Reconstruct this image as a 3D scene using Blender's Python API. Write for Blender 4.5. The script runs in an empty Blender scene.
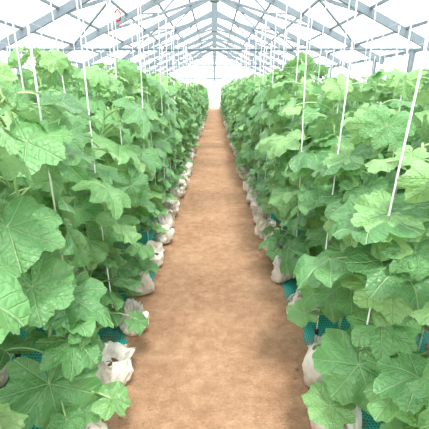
import bpy, math, random
from mathutils import Vector, Matrix, noise
random.seed(7)
S = bpy.context.scene
D = bpy.data
pi = math.pi

# ---------------------------------------------------------------- helpers
def mat(name):
    m = D.materials.new(name); m.use_nodes = True
    nt = m.node_tree
    return m, nt, nt.nodes["Principled BSDF"], nt.nodes["Material Output"]
def N(nt, t, **kw):
    n = nt.nodes.new(t)
    for k, v in kw.items():
        setattr(n, k, v)
    return n
def math_n(nt, op, a, b=None, c=None):
    n = nt.nodes.new("ShaderNodeMath"); n.operation = op
    for i, v in enumerate((a, b, c)):
        if v is None: continue
        if isinstance(v, (int, float)): n.inputs[i].default_value = v
        else: nt.links.new(v, n.inputs[i])
    return n.outputs[0]
def ramp(nt, fac, stops):
    r = nt.nodes.new("ShaderNodeValToRGB")
    els = r.color_ramp.elements
    while len(els) < len(stops): els.new(0.5)
    for e, (p, c) in zip(els, stops):
        e.position = p; e.color = (*c, 1)
    nt.links.new(fac, r.inputs[0])
    return r.outputs[0]
def mixc(nt, fac, a, b, mode='MIX'):
    n = nt.nodes.new("ShaderNodeMix"); n.data_type = 'RGBA'; n.blend_type = mode
    for s, v in ((0, fac), (6, a), (7, b)):
        if isinstance(v, (int, float)): n.inputs[s].default_value = v
        elif isinstance(v, tuple): n.inputs[s].default_value = (*v, 1)
        else: nt.links.new(v, n.inputs[s])
    return n.outputs[2]
def noise_n(nt, vec, scale, detail=4, rough=0.5):
    n = nt.nodes.new("ShaderNodeTexNoise")
    n.inputs["Scale"].default_value = scale; n.inputs["Detail"].default_value = detail
    n.inputs["Roughness"].default_value = rough
    nt.links.new(vec, n.inputs["Vector"]); return n.outputs[0]
def bump(nt, h, strength, dist, bs):
    b = nt.nodes.new("ShaderNodeBump")
    b.inputs["Strength"].default_value = strength; b.inputs["Distance"].default_value = dist
    nt.links.new(h, b.inputs["Height"])
    nt.links.new(b.outputs[0], bs.inputs["Normal"]); return b

class MB:
    """mesh buffer"""
    def __init__(s): s.v=[]; s.f=[]; s.m=[]; s.uv=[]; s.c=[]
    def add(s, verts, faces, mi=0, uvs=None, col=0.5):
        o=len(s.v); s.v+= [tuple(v) for v in verts]
        s.uv += uvs if uvs else [(0,0)]*len(verts)
        s.c += [col]*len(verts)
        s.f += [tuple(i+o for i in f) for f in faces]; s.m += [mi]*len(faces)
    def box(s, a, b, mi=0):
        (x0,y0,z0),(x1,y1,z1)=a,b
        s.add([(x0,y0,z0),(x1,y0,z0),(x1,y1,z0),(x0,y1,z0),(x0,y0,z1),(x1,y0,z1),(x1,y1,z1),(x0,y1,z1)],
              [(0,3,2,1),(4,5,6,7),(0,1,5,4),(1,2,6,5),(2,3,7,6),(3,0,4,7)],mi)
    def beam(s, p, q, w, h, mi=0):
        p=Vector(p);q=Vector(q);d=(q-p).normalized()
        up=Vector((0,0,1)) if abs(d.z)<.95 else Vector((0,1,0))
        a=d.cross(up).normalized()*w/2; b=a.cross(d).normalized()*h/2
        s.add([p-a-b,p+a-b,p+a+b,p-a+b,q-a-b,q+a-b,q+a+b,q-a+b],
              [(0,3,2,1),(4,5,6,7),(0,1,5,4),(1,2,6,5),(2,3,7,6),(3,0,4,7)],mi)
    def tube(s, pts, r, n=5, mi=0, col=.5):
        pts=[Vector(p) for p in pts]; k=len(pts); vs=[];fs=[]
        for i,p in enumerate(pts):
            d=(pts[min(i+1,k-1)]-pts[max(i-1,0)]).normalized()
            u=Vector((0,0,1)) if abs(d.z)<.9 else Vector((1,0,0))
            a=d.cross(u).normalized(); b=a.cross(d)
            rr=r[i] if isinstance(r,(list,tuple)) else r
            for j in range(n):
                t=2*pi*j/n; vs.append(p+a*math.cos(t)*rr+b*math.sin(t)*rr)
        for i in range(k-1):
            for j in range(n):
                fs.append((i*n+j,i*n+(j+1)%n,(i+1)*n+(j+1)%n,(i+1)*n+j))
        fs.append(tuple(range(n))[::-1]); fs.append(tuple((k-1)*n+j for j in range(n)))
        s.add(vs,fs,mi,col=col)
    def mesh(s, name, mats, smooth=True):
        me=D.meshes.new(name); me.from_pydata(s.v,[],s.f)
        for m in mats: me.materials.append(m)
        me.polygons.foreach_set("material_index", s.m)
        me.polygons.foreach_set("use_smooth",[smooth]*len(s.f))
        ul=me.uv_layers.new(name="UVMap")
        li=[l.vertex_index for l in me.loops]
        flat=[c for i in li for c in s.uv[i]]
        ul.data.foreach_set("uv",flat)
        at=me.attributes.new("var",'FLOAT','POINT'); at.data.foreach_set("value",s.c)
        me.update(); return me
def obj(name, me, parent=None, loc=(0,0,0), rot=(0,0,0), scale=(1,1,1)):
    o=D.objects.new(name, me); S.collection.objects.link(o)
    o.location=loc; o.rotation_euler=rot; o.scale=scale
    if parent: o.parent=parent
    return o

# ---------------------------------------------------------------- materials
def leaf_material():
    m,nt,bs,out=mat("melon_leaf")
    uv=N(nt,"ShaderNodeUVMap").outputs[0]
    sep=N(nt,"ShaderNodeSeparateXYZ"); nt.links.new(uv,sep.inputs[0])
    x,y=sep.outputs[0],sep.outputs[1]
    ang=math_n(nt,'ARCTAN2',x,y)
    r=math_n(nt,'SQRT',math_n(nt,'ADD',math_n(nt,'MULTIPLY',x,x),math_n(nt,'MULTIPLY',y,y)))
    st=math.radians(50)
    pp=math_n(nt,'PINGPONG',ang,st/2)
    dist=math_n(nt,'MULTIPLY',r,pp)
    v=N(nt,"ShaderNodeMapRange"); v.interpolation_type='SMOOTHSTEP'
    nt.links.new(dist,v.inputs[0]); v.inputs[1].default_value=0.003; v.inputs[2].default_value=0.028
    v.inputs[3].default_value=1; v.inputs[4].default_value=0
    ch=math_n(nt,'PINGPONG',math_n(nt,'SUBTRACT',r,math_n(nt,'MULTIPLY',dist,1.1)),0.09)
    v2=N(nt,"ShaderNodeMapRange"); v2.interpolation_type='SMOOTHSTEP'
    nt.links.new(ch,v2.inputs[0]); v2.inputs[1].default_value=0.0; v2.inputs[2].default_value=0.02
    v2.inputs[3].default_value=.5; v2.inputs[4].default_value=0
    vein=math_n(nt,'MAXIMUM',v.outputs[0],v2.outputs[0])
    at=N(nt,"ShaderNodeAttribute",attribute_name="var")
    base=ramp(nt,at.outputs["Fac"],[(0,(.055,.20,.055)),(.5,(.135,.365,.115)),(1,(.34,.58,.21))])
    geo=N(nt,"ShaderNodeNewGeometry")
    tc=N(nt,"ShaderNodeTexCoord")
    nz=noise_n(nt,tc.outputs["Object"],14,3)
    base=mixc(nt,math_n(nt,'MULTIPLY',nz,.35),base,(.26,.47,.20))
    back=mixc(nt,.5,base,(.36,.55,.33))
    base=mixc(nt,geo.outputs["Backfacing"],base,back)
    col=mixc(nt,math_n(nt,'MULTIPLY',vein,.50),base,(.48,.69,.36))
    nt.links.new(col,bs.inputs["Base Color"])
    bs.inputs["Roughness"].default_value=.40
    bs.inputs["Specular IOR Level"].default_value=.65
    vo=N(nt,"ShaderNodeTexVoronoi"); vo.inputs["Scale"].default_value=12
    nt.links.new(uv,vo.inputs["Vector"])
    h=math_n(nt,'SUBTRACT',math_n(nt,'MULTIPLY',vo.outputs[0],-.8),vein)
    b=bump(nt,h,.8,.006,bs)
    tr=N(nt,"ShaderNodeBsdfTranslucent"); 
    tcol=mixc(nt,.5,col,(.42,.76,.18)); nt.links.new(tcol,tr.inputs[0])
    nt.links.new(b.outputs[0],tr.inputs["Normal"])
    mx=N(nt,"ShaderNodeMixShader"); mx.inputs[0].default_value=.26
    nt.links.new(bs.outputs[0],mx.inputs[1]); nt.links.new(tr.outputs[0],mx.inputs[2])
    nt.links.new(mx.outputs[0],out.inputs[0]); return m
LEAF=leaf_material()
def simple(name,c,rough=.5,metal=0,nscale=0,c2=None,bmp=0):
    m,nt,bs,out=mat(name)
    bs.inputs["Roughness"].default_value=rough; bs.inputs["Metallic"].default_value=metal
    bs.inputs["Base Color"].default_value=(*c,1)
    tc=N(nt,"ShaderNodeTexCoord")
    nz=noise_n(nt,tc.outputs["Object"],nscale or 20,4)
    nt.links.new(mixc(nt,nz,c,c2 or tuple(k*.85 for k in c)),bs.inputs["Base Color"])
    if bmp: bump(nt,nz,bmp,.01,bs)
    return m
STEM=simple("melon_stem",(.40,.60,.25),.55)
STRING=simple("white_twine",(.96,.96,.96),.5,0,20,(.93,.94,.95))
STEEL=simple("galvanised_steel",(.14,.18,.20),.45,.2,6,(.23,.27,.30))
BAR=simple("glazing_bar",(.42,.48,.54),.45,.1,6,(.55,.60,.66))
RED=simple("red_plastic",(.6,.06,.04),.4)
BLACK=simple("black_plastic",(.03,.03,.03),.4)
POTSOIL=simple("potting_soil",(.10,.06,.035),.95,0,60,(.2,.12,.07),.8)
WHITEP=simple("white_paint",(.82,.84,.85),.4)
STRAW=simple("dry_straw",(.55,.42,.25),.8)

def bagmat():
    m,nt,bs,out=mat("white_woven_sack")
    tc=N(nt,"ShaderNodeTexCoord")
    sep=N(nt,"ShaderNodeSeparateXYZ"); nt.links.new(tc.outputs["Object"],sep.inputs[0])
    n1=noise_n(nt,tc.outputs["Object"],11,5)
    n2=noise_n(nt,tc.outputs["Object"],24,6,.6)
    dirt=math_n(nt,'SUBTRACT',n1,math_n(nt,'MULTIPLY',sep.outputs[2],1.4))
    c=ramp(nt,dirt,[(.20,(.92,.89,.81)),(.44,(.80,.73,.60)),(.64,(.55,.43,.30))])
    nt.links.new(c,bs.inputs["Base Color"]); bs.inputs["Roughness"].default_value=.4
    bump(nt,n2,.8,.02,bs)
    tr=N(nt,"ShaderNodeBsdfTranslucent"); nt.links.new(c,tr.inputs[0])
    mx=N(nt,"ShaderNodeMixShader"); mx.inputs[0].default_value=.2
    nt.links.new(bs.outputs[0],mx.inputs[1]); nt.links.new(tr.outputs[0],mx.inputs[2])
    nt.links.new(mx.outputs[0],out.inputs[0]); return m
BAG=bagmat()

def netmat():
    m,nt,bs,out=mat("turquoise_net")
    tc=N(nt,"ShaderNodeTexCoord"); uv=tc.outputs["UV"]
    sep=N(nt,"ShaderNodeSeparateXYZ"); nt.links.new(uv,sep.inputs[0])
    a=math_n(nt,'PINGPONG',sep.outputs[0],.009); b=math_n(nt,'PINGPONG',sep.outputs[1],.009)
    mn=math_n(nt,'MINIMUM',a,b)
    c=ramp(nt,math_n(nt,'MULTIPLY',mn,100),[(.2,(.03,.46,.37)),(.5,(.01,.10,.085))])
    nz=noise_n(nt,tc.outputs["Object"],6,4)
    c=mixc(nt,ramp(nt,nz,[(.52,(0,0,0)),(.68,(1,1,1))]),c,(.16,.12,.075))
    nt.links.new(c,bs.inputs["Base Color"]); bs.inputs["Roughness"].default_value=.4
    bump(nt,math_n(nt,'MULTIPLY',mn,-100),.5,.003,bs); return m
NET=netmat()

def soilmat():
    m,nt,bs,out=mat("packed_soil")
    tc=N(nt,"ShaderNodeTexCoord"); P=tc.outputs["Object"]
    n1=noise_n(nt,P,2.2,6,.6); n2=noise_n(nt,P,13,9,.72); n3=noise_n(nt,P,95,3,.6)
    c=ramp(nt,n1,[(.3,(.33,.175,.095)),(.5,(.42,.245,.14)),(.70,(.53,.34,.205))])
    c2=ramp(nt,n2,[(.34,(.23,.115,.06)),(.5,(.40,.23,.13)),(.68,(.60,.40,.25))])
    c=mixc(nt,.45,c,c2)
    sp=ramp(nt,n3,[(.62,(0,0,0)),(.70,(1,1,1))])
    c=mixc(nt,math_n(nt,'MULTIPLY',sp,.4),c,(.70,.52,.37))
    sd=ramp(nt,n3,[(.30,(1,1,1)),(.38,(0,0,0))])
    c=mixc(nt,math_n(nt,'MULTIPLY',sd,.45),c,(.17,.085,.045))
    nt.links.new(c,bs.inputs["Base Color"]); bs.inputs["Roughness"].default_value=.95
    bs.inputs["Specular IOR Level"].default_value=.2
    h=math_n(nt,'ADD',n2,math_n(nt,'MULTIPLY',n3,.3))
    bump(nt,h,.8,.03,bs); return m
SOIL=soilmat()
GRASS=simple("pale_gravel",(.45,.45,.40),.95,0,3,(.55,.54,.48))

def glassmat():
    m,nt,bs,out=mat("greenhouse_glass")
    tc=N(nt,"ShaderNodeTexCoord")
    nz=noise_n(nt,tc.outputs["Object"],.8,3)
    nt.links.new(mixc(nt,nz,(.86,.90,.97),(.95,.96,1.0)),bs.inputs["Base Color"])
    bs.inputs["Roughness"].default_value=.2
    t=N(nt,"ShaderNodeBsdfTransparent"); t.inputs[0].default_value=(.97,.98,1,1)
    tl=N(nt,"ShaderNodeBsdfTranslucent"); tl.inputs[0].default_value=(.9,.93,1,1)
    mx0=N(nt,"ShaderNodeMixShader"); mx0.inputs[0].default_value=.65
    nt.links.new(bs.outputs[0],mx0.inputs[1]); nt.links.new(tl.outputs[0],mx0.inputs[2])
    mx=N(nt,"ShaderNodeMixShader"); mx.inputs[0].default_value=.22
    nt.links.new(t.outputs[0],mx.inputs[1]); nt.links.new(mx0.outputs[0],mx.inputs[2])
    nt.links.new(mx.outputs[0],out.inputs[0]); return m
GLASS=glassmat()

# ---------------------------------------------------------------- building
HW=4.6; EZ=2.35; RZ=4.5; Y0=-3.0; Y1=31.0
def rz(x): return RZ-(RZ-EZ)*abs(x)/HW
mb=MB()
xs=[-HW,-1.4]+[-.62+i*.031 for i in range(41)]+[1.4,HW]
ys=[Y0,-.5]; y=.5
while y<9: ys.append(y); y+=.032
while y<Y1-.3: ys.append(y); y+=.12
ys.append(Y1)
vs=[];fs=[]
for yy in ys:
    for x in xs:
        z=0
        if abs(x)<.63 and yy>.4:
            z=.010*noise.noise(Vector((x*5,yy*5,1)))+.006*noise.noise(Vector((x*13,yy*13,4)))+.003*noise.noise(Vector((x*30,yy*30,9)))
            e=max(0,(abs(x)-.36)/.2); z+=e*.022+e*.02*noise.noise(Vector((x*10,yy*7,2)))
            z=max(z,-.02)
        vs.append((x,yy,z))
w=len(xs)
for i in range(len(ys)-1):
    for j in range(w-1): fs.append((i*w+j,i*w+j+1,(i+1)*w+j+1,(i+1)*w+j))
mb.add(vs,fs); obj("floor",mb.mesh("floor",[SOIL]))
mb=MB(); mb.add([(-60,-40,-.05),(60,-40,-.05),(60,120,-.05),(-60,120,-.05)],[(0,1,2,3)])
obj("outdoor_ground",mb.mesh("outdoor_ground",[GRASS],False))
mb=MB()
for s in(-1,1):
    mb.add([(0,Y0,RZ),(s*HW,Y0,EZ),(s*HW,Y1,EZ),(0,Y1,RZ)],[(0,1,2,3)],0)
    y=Y0
    while y<=Y1+.01:                      # glazing bars
        mb.beam((0,y,RZ+.01),(s*HW,y,EZ+.01),.018,.02,1); y+=.6
    for k in range(1,6):
        x=s*HW*k/6
        mb.beam((x,Y0,rz(x)-.05),(x,Y1,rz(x)-.05),.05,.05,2)
obj("ceiling",mb.mesh("ceiling",[GLASS,BAR,STEEL],False))
for s,nm in((-1,"wall_left"),(1,"wall_right")):
    mb=MB(); x=s*HW
    mb.add([(x,Y0,0),(x,Y1,0),(x,Y1,EZ),(x,Y0,EZ)],[(0,1,2,3)],0)
    mb.box((x-.06,Y0,0),(x+.06,Y1,.35),3)
    y=Y0
    while y<=Y1+.01:
        mb.beam((x,y,.3),(x,y,EZ),.03,.03,1); y+=.6
    for z in(1.3,EZ): mb.beam((x,Y0,z),(x,Y1,z),.08,.08,2)
    y=Y0
    while y<=Y1+.01:
        mb.beam((x-s*.08,y,0),(x-s*.08,y,EZ),.08,.08,2); y+=2
    obj(nm,mb.mesh(nm,[GLASS,BAR,STEEL,WHITEP],False))
for yy,nm in((Y1,"wall_back"),(Y0,"wall_front")):
    mb=MB()
    mb.add([(-HW,yy,0),(HW,yy,0),(HW,yy,EZ),(0,yy,RZ),(-HW,yy,EZ)],[(0,1,2,3,4)],0)
    x=-HW
    while x<=HW+.01:
        if abs(x)>.5: mb.beam((x,yy,0),(x,yy,rz(x)),.04,.04,1)
        x+=HW/8
    mb.beam((-HW,yy,EZ),(HW,yy,EZ),.09,.09,2)
    mb.beam((-HW,yy,EZ),(0,yy,RZ),.09,.09,2); mb.beam((HW,yy,EZ),(0,yy,RZ),.09,.09,2)
    mb.beam((0,yy,2.1),(0,yy,RZ),.12,.12,2)
    obj(nm,mb.mesh(nm,[GLASS,BAR,STEEL],False))
mb=MB(); yd=Y1-.08
for x in(-.75,0,.75): mb.beam((x,yd,0),(x,yd,2.1),.05,.05,0)
for z in(.04,.75,2.1): mb.beam((-.78,yd,z),(.78,yd,z),.05,.05,0)
mb.box((-.72,yd-.01,.06),(.72,yd+.01,.73),0)
mb.add([(-.72,yd,.75),(.72,yd,.75),(.72,yd,2.1),(-.72,yd,2.1)],[(0,1,2,3)],1)
mb.beam((.08,yd-.05,.95),(.08,yd-.05,1.2),.02,.03,2)
obj("door_1",mb.mesh("door_1",[WHITEP,GLASS,BLACK],False))
# trusses
mb=MB(); y=.2
while y<Y1-.5:
    for s in(-1,1):
        mb.beam((0,y,RZ-.13),(s*HW,y,EZ-.13),.07,.15,0)       # rafter
        mb.beam((0,y,RZ-.72),(s*HW*.62,y,rz(HW*.62)-.2),.04,.06,0)
        for a,b in((.16,.30),(.46,.30),(.46,.60)):            # webbing
            xa=s*HW*a; xb=s*HW*b
            za=rz(xa)-.14; zb=(RZ-.72)+((rz(HW*.62)-.2)-(RZ-.72))*b/.62
            mb.beam((xa,y,za),(xb,y,zb),.03,.04,0)
    mb.beam((0,y,2.6),(0,y,RZ-.1),.12,.12,0)                  # king post
    y+=2.6
mb.beam((0,Y0,RZ-.07),(0,Y1,RZ-.07),.10,.14,0)
y=2.8
while y<Y1-3:                                                 # wind bracing in the roof plane
    for s in(-1,1):
        mb.beam((s*HW*.34,y,rz(HW*.34)-.12),(s*HW*.83,y+2.6,rz(HW*.83)-.12),.04,.04,0)
    y+=5.2
obj("roof_truss",mb.mesh("roof_truss",[STEEL,BAR],False))

# ---------------------------------------------------------------- melon plants
def leaf(mb, pos, ydir, zdir, R, var, rng):
    y=ydir.normalized(); z=(zdir-y*zdir.dot(y)).normalized(); x=y.cross(z)
    NR,NS=8,64
    droop=rng.uniform(.05,.42); ph=rng.uniform(0,6.28); ph2=rng.uniform(0,6.28)
    rip=rng.uniform(.06,.15); fold=rng.uniform(-.12,.24); asym=rng.uniform(-.07,.07)
    wid=rng.uniform(1.0,1.18); lob=rng.uniform(.14,.25)
    vs=[pos.copy()]; uvs=[(0.0001,0.0001)]
    for i in range(1,NR+1):
        s=i/NR
        for j in range(NS):
            th=-pi+2*pi*(j+.5)/NS
            dg=abs(math.degrees(th))
            L=.5+.5*math.cos(7.2*th)
            if dg>165: L=.5
            out=1-lob+lob*L**.7+asym*math.sin(th)+.03*math.cos(th)
            out+=.028*math.sin(th*21+ph)+.018*math.sin(th*34+ph2)+.03*math.sin(th*9+ph2)
            if dg>150:
                t=(dg-150)/30; out*=1-.72*t*t
            r=R*out*s
            lx=r*math.sin(th)*wid; ly=r*math.cos(th)
            lz=-droop*R*(s*out)**2*(1+.35*math.cos(th))
            lz+=(1-L)*.075*R*s
            lz+=rip*R*s*s*math.sin(3*th+ph)+.55*rip*R*s**3*math.sin(8*th+ph2)+.35*rip*R*s**4*math.sin(13*th+ph)
            lz+=fold*abs(lx)*.9
            lz+=.12*R*noise.noise(Vector((lx/R*2.3+ph,ly/R*2.3,ph2)))
            lz+=.045*R*noise.noise(Vector((lx/R*6+ph,ly/R*6,ph2)))
            vs.append(pos+x*lx+y*ly+z*lz); uvs.append((lx/R/wid,ly/R))
    fs=[]
    for j in range(NS-1): fs.append((0,1+j+1,1+j))
    for i in range(NR-1):
        for j in range(NS-1):
            a=1+i*NS+j; fs.append((a,a+1,a+NS+1,a+NS))
    mb.add(vs,fs,0,uvs,var)

def plant(seed, H=1.6, low=True):
    rng=random.Random(seed); mb=MB()
    pts=[]; k=36
    for i in range(k+1):
        t=i/k; z=.12+t*(H-.12)
        w=.018*min(1,t*5)
        pts.append(Vector((w*math.cos(t*22)+.03*math.sin(t*5+seed)*(1-t),w*math.sin(t*22)+.03*math.sin(t*4+seed*2)*(1-t),z)))
    mb.tube(pts,[.009-.005*i/k for i in range(k+1)],6,1)
    def put(base, az, plen, R, var, lift, drr=None):
        o=Vector((math.cos(az),math.sin(az),0))
        tip=base+o*plen+Vector((0,0,lift))
        mid=base+o*plen*.45+Vector((0,0,lift*.5+plen*.30))
        P=[(1-t)**2*base+2*t*(1-t)*mid+t*t*tip for t in [q/6 for q in range(7)]]
        mb.tube(P,[.0052,.0047,.0043,.004,.0038,.0036,.0032],5,1)
        dr=drr if drr is not None else rng.choice((rng.uniform(.1,.7),rng.uniform(.5,1.35)))
        side=Vector((-o.y,o.x,0))*rng.uniform(-.7,.7)
        yd=(o*math.cos(dr)+Vector((0,0,-math.sin(dr)))+side)
        zd=(o*math.sin(dr)+Vector((0,0,math.cos(dr)))+side*rng.uniform(-.8,.8))
        leaf(mb,tip,yd,zd,R,var,rng)
    z=.33; i=0
    while z<H:
        t=(z-.16)/(H-.16)
        c=pts[min(k,int(t*k))]
        az=i*2.4+rng.uniform(-.6,.6)
        if rng.random()<.42: az=rng.uniform(-1.25,1.25)
        R=(.085+.105*rng.random()**.9)*(1-.3*max(0,t-.8)/.2)*(.85 if t<.15 else 1)
        aisle=max(0,math.cos(az))
        plen=rng.uniform(.06,.28)-.03*aisle
        var=min(1,max(0,rng.gauss(.46,.27)+(.18 if t>.85 else 0)))
        put(c,az,max(.05,plen),R,var,rng.uniform(-.03,.08))
        z+=.048; i+=1
    if low:
        for q in range(rng.choice((1,1,2,3))):
            put(pts[2+q],rng.uniform(-1.0,1.0),rng.uniform(.18,.34),rng.uniform(.065,.10),rng.uniform(.2,.7),rng.uniform(.0,.12),rng.uniform(.05,.6))
    for q in range(4):
        put(pts[-1]+Vector((0,0,-.04*q-.02)),rng.uniform(0,6.28),rng.uniform(.05,.13),rng.uniform(.055,.095),rng.uniform(.5,.95),rng.uniform(.0,.07))
    for q in range(7):
        b=pts[rng.randint(5,k-2)]; a=rng.uniform(0,6.28); T=[]
        for u in range(16):
            s=u/15; rr=.02*s
            T.append(b+Vector((math.cos(a),math.sin(a),.25))*.16*s+Vector((rr*math.cos(s*16),rr*math.sin(s*16),rr*math.sin(s*16))))
        mb.tube(T,.0012,3,1)
    return mb.mesh("melon_plant_mesh_%d"%seed,[LEAF,STEM])
PL=[plant(i+1,1.54+.035*(i%4)) for i in range(8)]

# ---------------------------------------------------------------- grow bags : slumped, open-topped crumpled sacks
def bag(seed):
    rng=random.Random(seed*31); mb=MB(); NS=110
    prof=[(.0,.0),(.0,.06),(.006,.083),(.03,.093),(.065,.094),(.10,.089),(.13,.083),(.16,.084),(.185,.092),(.195,.098),
          (.185,.086),(.16,.072),(.13,.062),(.12,.0)]
    P=[]
    for a,b in zip(prof[:-1],prof[1:]):
        for q in range(3):
            t=q/3; P.append((a[0]+(b[0]-a[0])*t,a[1]+(b[1]-a[1])*t))
    P.append(prof[-1]); vs=[];fs=[]
    a0=rng.uniform(0,6.28); fl=rng.uniform(.65,.85); K=len(P)
    ln=(rng.uniform(-.3,.3),rng.uniform(-.3,.3))
    def crease(v): return 1-2*abs(noise.noise(v))
    for i,(z,r) in enumerate(P):
        up=min(1,z/.2)
        for j in range(NS):
            th=2*pi*j/NS
            d=Vector((math.cos(th),math.sin(th),0))
            p=d*1.0+Vector((seed*4.1,0,z*8))
            cr=.28*(crease(p)-.62)+.18*(crease(p*2.1+Vector((7,3,1)))-.62)+.07*(crease(p*4.3)-.6)
            rr=max(0,r*(1+cr*(.5+.6*up)))
            X=rr*math.cos(th); Y=rr*math.sin(th)
            f=1-(1-fl)*up**2
            cx=X*math.cos(a0)+Y*math.sin(a0); cy=(-X*math.sin(a0)+Y*math.cos(a0))*f
            cx*=1+(1-fl)*.5*up**2
            X=cx*math.cos(a0)-cy*math.sin(a0); Y=cx*math.sin(a0)+cy*math.cos(a0)
            rimn=noise.noise(d*.8+Vector((0,seed*2.3,5)))*.09+noise.noise(d*1.9+Vector((3,seed,1)))*.03
            zz=z+rimn*up**2 if z>.01 else z
            X+=ln[0]*zz; Y+=ln[1]*zz
            vs.append((X,Y,max(0,zz)))
    for i in range(K-1):
        for j in range(NS): fs.append((i*NS+j,i*NS+(j+1)%NS,(i+1)*NS+(j+1)%NS,(i+1)*NS+j))
    mb.add(vs,fs,0)
    for a0 in (rng.uniform(0,3),rng.uniform(3,6)):
        vs=[];fs=[]; A,B=17,19; sp=rng.uniform(1.1,1.9)
        for i in range(A):
            for j in range(B):
                u=i/(A-1); v=j/(B-1)-.5
                th=a0+v*sp*(1-.2*u)
                n=crease(Vector((u*1.6,v*3.5,seed+a0)))-.6
                rr=.082+.034*math.sin(u*2.1)+.018*n*(.3+u)
                z=.185-.10*u*u-.02*u+.02*n+.03*noise.noise(Vector((v*2,seed,a0)))
                vs.append((rr*math.cos(th)+ln[0]*z,rr*math.sin(th)+ln[1]*z,z))
        for i in range(A-1):
            for j in range(B-1): fs.append((i*B+j,i*B+j+1,(i+1)*B+j+1,(i+1)*B+j))
        mb.add(vs,fs,0)
    vs=[(0,0,.135)]; M=24
    for i in(1,2,3):
        for j in range(M):
            th=2*pi*j/M; vs.append((.014*i*math.cos(th),.014*i*math.sin(th),.135-.003*i))
    fs=[(0,1+j,1+(j+1)%M) for j in range(M)]
    for i in range(2):
        for j in range(M): fs.append((1+i*M+j,1+(i+1)*M+j,1+(i+1)*M+(j+1)%M,1+i*M+(j+1)%M))
    mb.add(vs,fs,1)
    return mb.mesh("grow_bag_mesh_%d"%seed,[BAG,POTSOIL])
BG=[bag(i+1) for i in range(7)]

# ---------------------------------------------------------------- string (one per plant)
TOP=2.25
def string_mesh(seed):
    rng=random.Random(seed+90); mb=MB()
    dx,dy=rng.uniform(-.07,.05),rng.uniform(-.10,.10)
    P=[]
    for i in range(15):
        t=i/14; P.append((dx*t+.004*math.sin(t*7+seed), dy*t+.014*math.sin(t*3.1)*math.sin(seed*2.1)+.003*math.sin(t*11+seed), .12+(TOP-.12)*t))
    mb.tube(P,.0036,6,0)
    mb.tube([(dx-.012,dy,TOP-.02),(dx-.012,dy,TOP+.012),(dx+.012,dy,TOP+.012),(dx+.012,dy,TOP-.03)],.004,5,0)
    mb.box((-.01,-.008,.09),(.01,.008,.125),1)
    return mb.mesh("twine_mesh_%d"%seed,[STRING,BLACK])
ST=[string_mesh(i) for i in range(7)]

rng=random.Random(11)
far_pl=obj("melon_plant_row",None); far_bg=obj("grow_bag_row",None); far_st=obj("support_string_row",None)
XR=.75; XS=.60
for s in(-1,1):
    y=.70 if s<0 else .74
    while y<Y1-1.2:
        near=y<6
        x=s*(XR+rng.uniform(-.06,.05)-(.02 if s<0 and y<3 else 0)); base=0 if s<0 else pi
        hs=rng.uniform(.94,1.05)
        if s<0: hs*= .86 if y<1.2 else (.93 if y<2.5 else 1.0)
        else: hs*= .78 if y<1.2 else (.86 if y<2 else (1.0 if y<3 else 1.05))
        obj("melon_plant",PL[rng.randrange(8)],None if near else far_pl,(x,y,.03),(0,0,base+rng.uniform(-.5,.5)),(1,1,hs))
        hs=rng.uniform(.96,1.05)*(.93 if (y<2 and s>0) else 1)
        obj("melon_plant",PL[rng.randrange(8)],far_pl,(s*(1.22+rng.uniform(-.04,.04)),y+.25,.05),(0,0,rng.uniform(0,6.28)),(1,1,hs))
        obj("grow_bag",BG[rng.randrange(7)],far_bg,(s*1.18,y+.25,.05),(0,0,rng.uniform(0,6.28)))
        y+=.54
    y=1.27 if s<0 else 1.22
    while y<Y1-1.2:
        obj("support_string",ST[rng.randrange(7)],None if y<6 else far_st,(s*XS,y,.05),(0,0,base))
        obj("support_string",ST[rng.randrange(7)],far_st,(s*1.05,y+.3,.05),(0,0,base))
        y+=.60+rng.uniform(-.05,.05)
    ys=[.8,1.17,1.52,1.98,2.42,2.9] if s<0 else [.85,1.2,1.52,2.12,2.62,3.1]
    y=ys[-1]
    while y<Y1-1.5: y+=.44+rng.uniform(-.08,.08); ys.append(y)
    for y in ys:
        bx=s*(.55+rng.uniform(-.03,.03)); q=rng.uniform(.86,1.08)
        obj("grow_bag",BG[rng.randrange(7)],None if y<6 else far_bg,(bx,y,.03),(rng.uniform(-.15,.15),s*-.18,rng.uniform(0,6.28)),(q,q,q*rng.uniform(.85,1.05)))
    for xx in(2.35,3.0,3.85):
        y=1.2
        while y<Y1-1.2:
            obj("melon_plant",PL[rng.randrange(8)],far_pl,(s*(xx+rng.uniform(-.05,.05)),y,.0),(0,0,rng.uniform(0,6.28)),(1,1,rng.uniform(.98,1.08)))
            if xx!=3.0: obj("support_string",ST[rng.randrange(7)],far_st,(s*xx,y,.0),(0,0,0))
            y+=.55
mb=MB()
for x in(-3.85,-2.35,-1.05,-XS,XS,1.05,2.35,3.85):
    mb.tube([(x,Y0+.15,TOP+.055),(x,Y1-.15,TOP+.055)],.0035,5,0)
obj("support_wire",mb.mesh("support_wire",[BAR]))
mb=MB(); y=8.6
while y<Y1-1:
    mb.beam((-HW+.14,y,TOP+.085),(HW-.14,y,TOP+.085),.05,.05,0); y+=5.2
obj("cross_pipe",mb.mesh("cross_pipe",[STEEL]))

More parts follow.
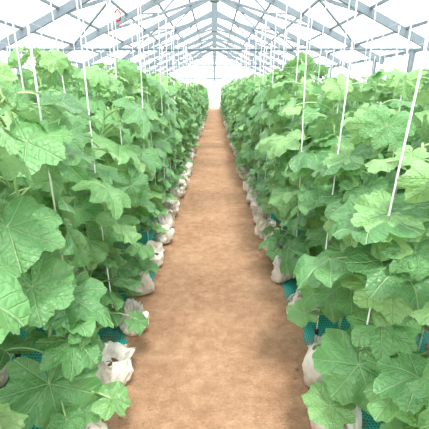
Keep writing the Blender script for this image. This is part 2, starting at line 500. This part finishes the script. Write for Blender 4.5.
# netting-covered beds
for s in(-1,1):
    prof=[(.535,.002),(.55,.025),(.57,.042),(.62,.045),(.75,.048),(.95,.046),(1.15,.048),(1.3,.044),(1.36,.03),(1.4,.002)]
    vs=[];fs=[];uv=[]; K=int((Y1-1.3)/.07)
    for i in range(K):
        y=.3+i*.07
        for q,(x,z) in enumerate(prof):
            nx=.05*noise.noise(Vector((q*.3,y*2.4,s*4))) ; nz=.05*noise.noise(Vector((x*6,y*6,s*7+2)))
            if z<.01: nz=0
            vs.append((s*(x+nx),y,z+nz-(.006 if z>.04 else 0))); uv.append((x+z,y))
    w=len(prof)
    for i in range(K-1):
        for q in range(w-1):
            f=(i*w+q,i*w+q+1,(i+1)*w+q+1,(i+1)*w+q); fs.append(f if s>0 else f[::-1])
    mb=MB(); mb.add(vs,fs,0,uv); obj("netting_covered_bed",mb.mesh("netting_covered_bed",[NET]))

mb=MB()
for (x,y,z) in((-1.05,2.9,2.22),(-1.05,4.4,2.24)):
    mb.tube([(x-.03,y,z+.05),(x,y,z+.085),(x+.03,y,z+.05),(x+.02,y,z-.02),(x-.02,y,z-.03)],.010,6,0)
    mb.tube([(x,y,z-.03),(x+.03,y,z-.12)],.005,5,0)
obj("red_tying_clip",mb.mesh("red_tying_clip",[RED]))

mb=MB(); rr=random.Random(5)
for i in range(1500):
    x=rr.uniform(-.54,.54); y=.9+rr.random()**1.6*14
    if abs(x)<.3 and rr.random()<.5: continue
    q=rr.uniform(.002,.005)*(2.0 if abs(x)>.40 else 1)
    gz=max(0,(abs(x)-.36)/.2)*.022
    if rr.random()<.93:
        vs=[]
        for d in((1,0,0),(0,1,0),(-1,0,0),(0,-1,0),(0,0,1),(0,0,-.6)):
            vs.append((x+d[0]*q*rr.uniform(.7,1.3),y+d[1]*q*rr.uniform(.7,1.3),gz+q*.5+d[2]*q*.8))
        mb.add(vs,[(0,1,4),(1,2,4),(2,3,4),(3,0,4),(1,0,5),(2,1,5),(3,2,5),(0,3,5)],0)
    else:
        a=rr.uniform(0,6.28); l=rr.uniform(.01,.03)
        mb.tube([(x,y,gz+.006),(x+math.cos(a)*l,y+math.sin(a)*l,gz+.007)],.0012,4,1)
obj("path_litter",mb.mesh("path_litter",[SOIL,STRAW]))

# ---------------------------------------------------------------- light
w=D.worlds.new("overcast_sky"); S.world=w; w.use_nodes=True
nt=w.node_tree; bg=nt.nodes["Background"]
bg.inputs[0].default_value=(.95,.97,1,1); bg.inputs[1].default_value=2.4
sl=D.lights.new("sun","SUN"); sl.energy=4.8; sl.angle=math.radians(10); sl.color=(1,.98,.94)
so=D.objects.new("sun",sl); S.collection.objects.link(so); so.rotation_euler=(math.radians(30),math.radians(8),0)

# ---------------------------------------------------------------- camera
cam=D.cameras.new("camera"); cam.sensor_width=36; cam.lens=30.2; cam.clip_start=.02; cam.clip_end=300
co=D.objects.new("camera",cam); S.collection.objects.link(co)
co.location=(0,0,1.5); co.rotation_euler=(math.radians(90-19.1),0,0)
S.camera=co
S.view_settings.view_transform='Standard'; S.view_settings.exposure=.42
S.cycles.max_bounces=8; S.cycles.transparent_max_bounces=16
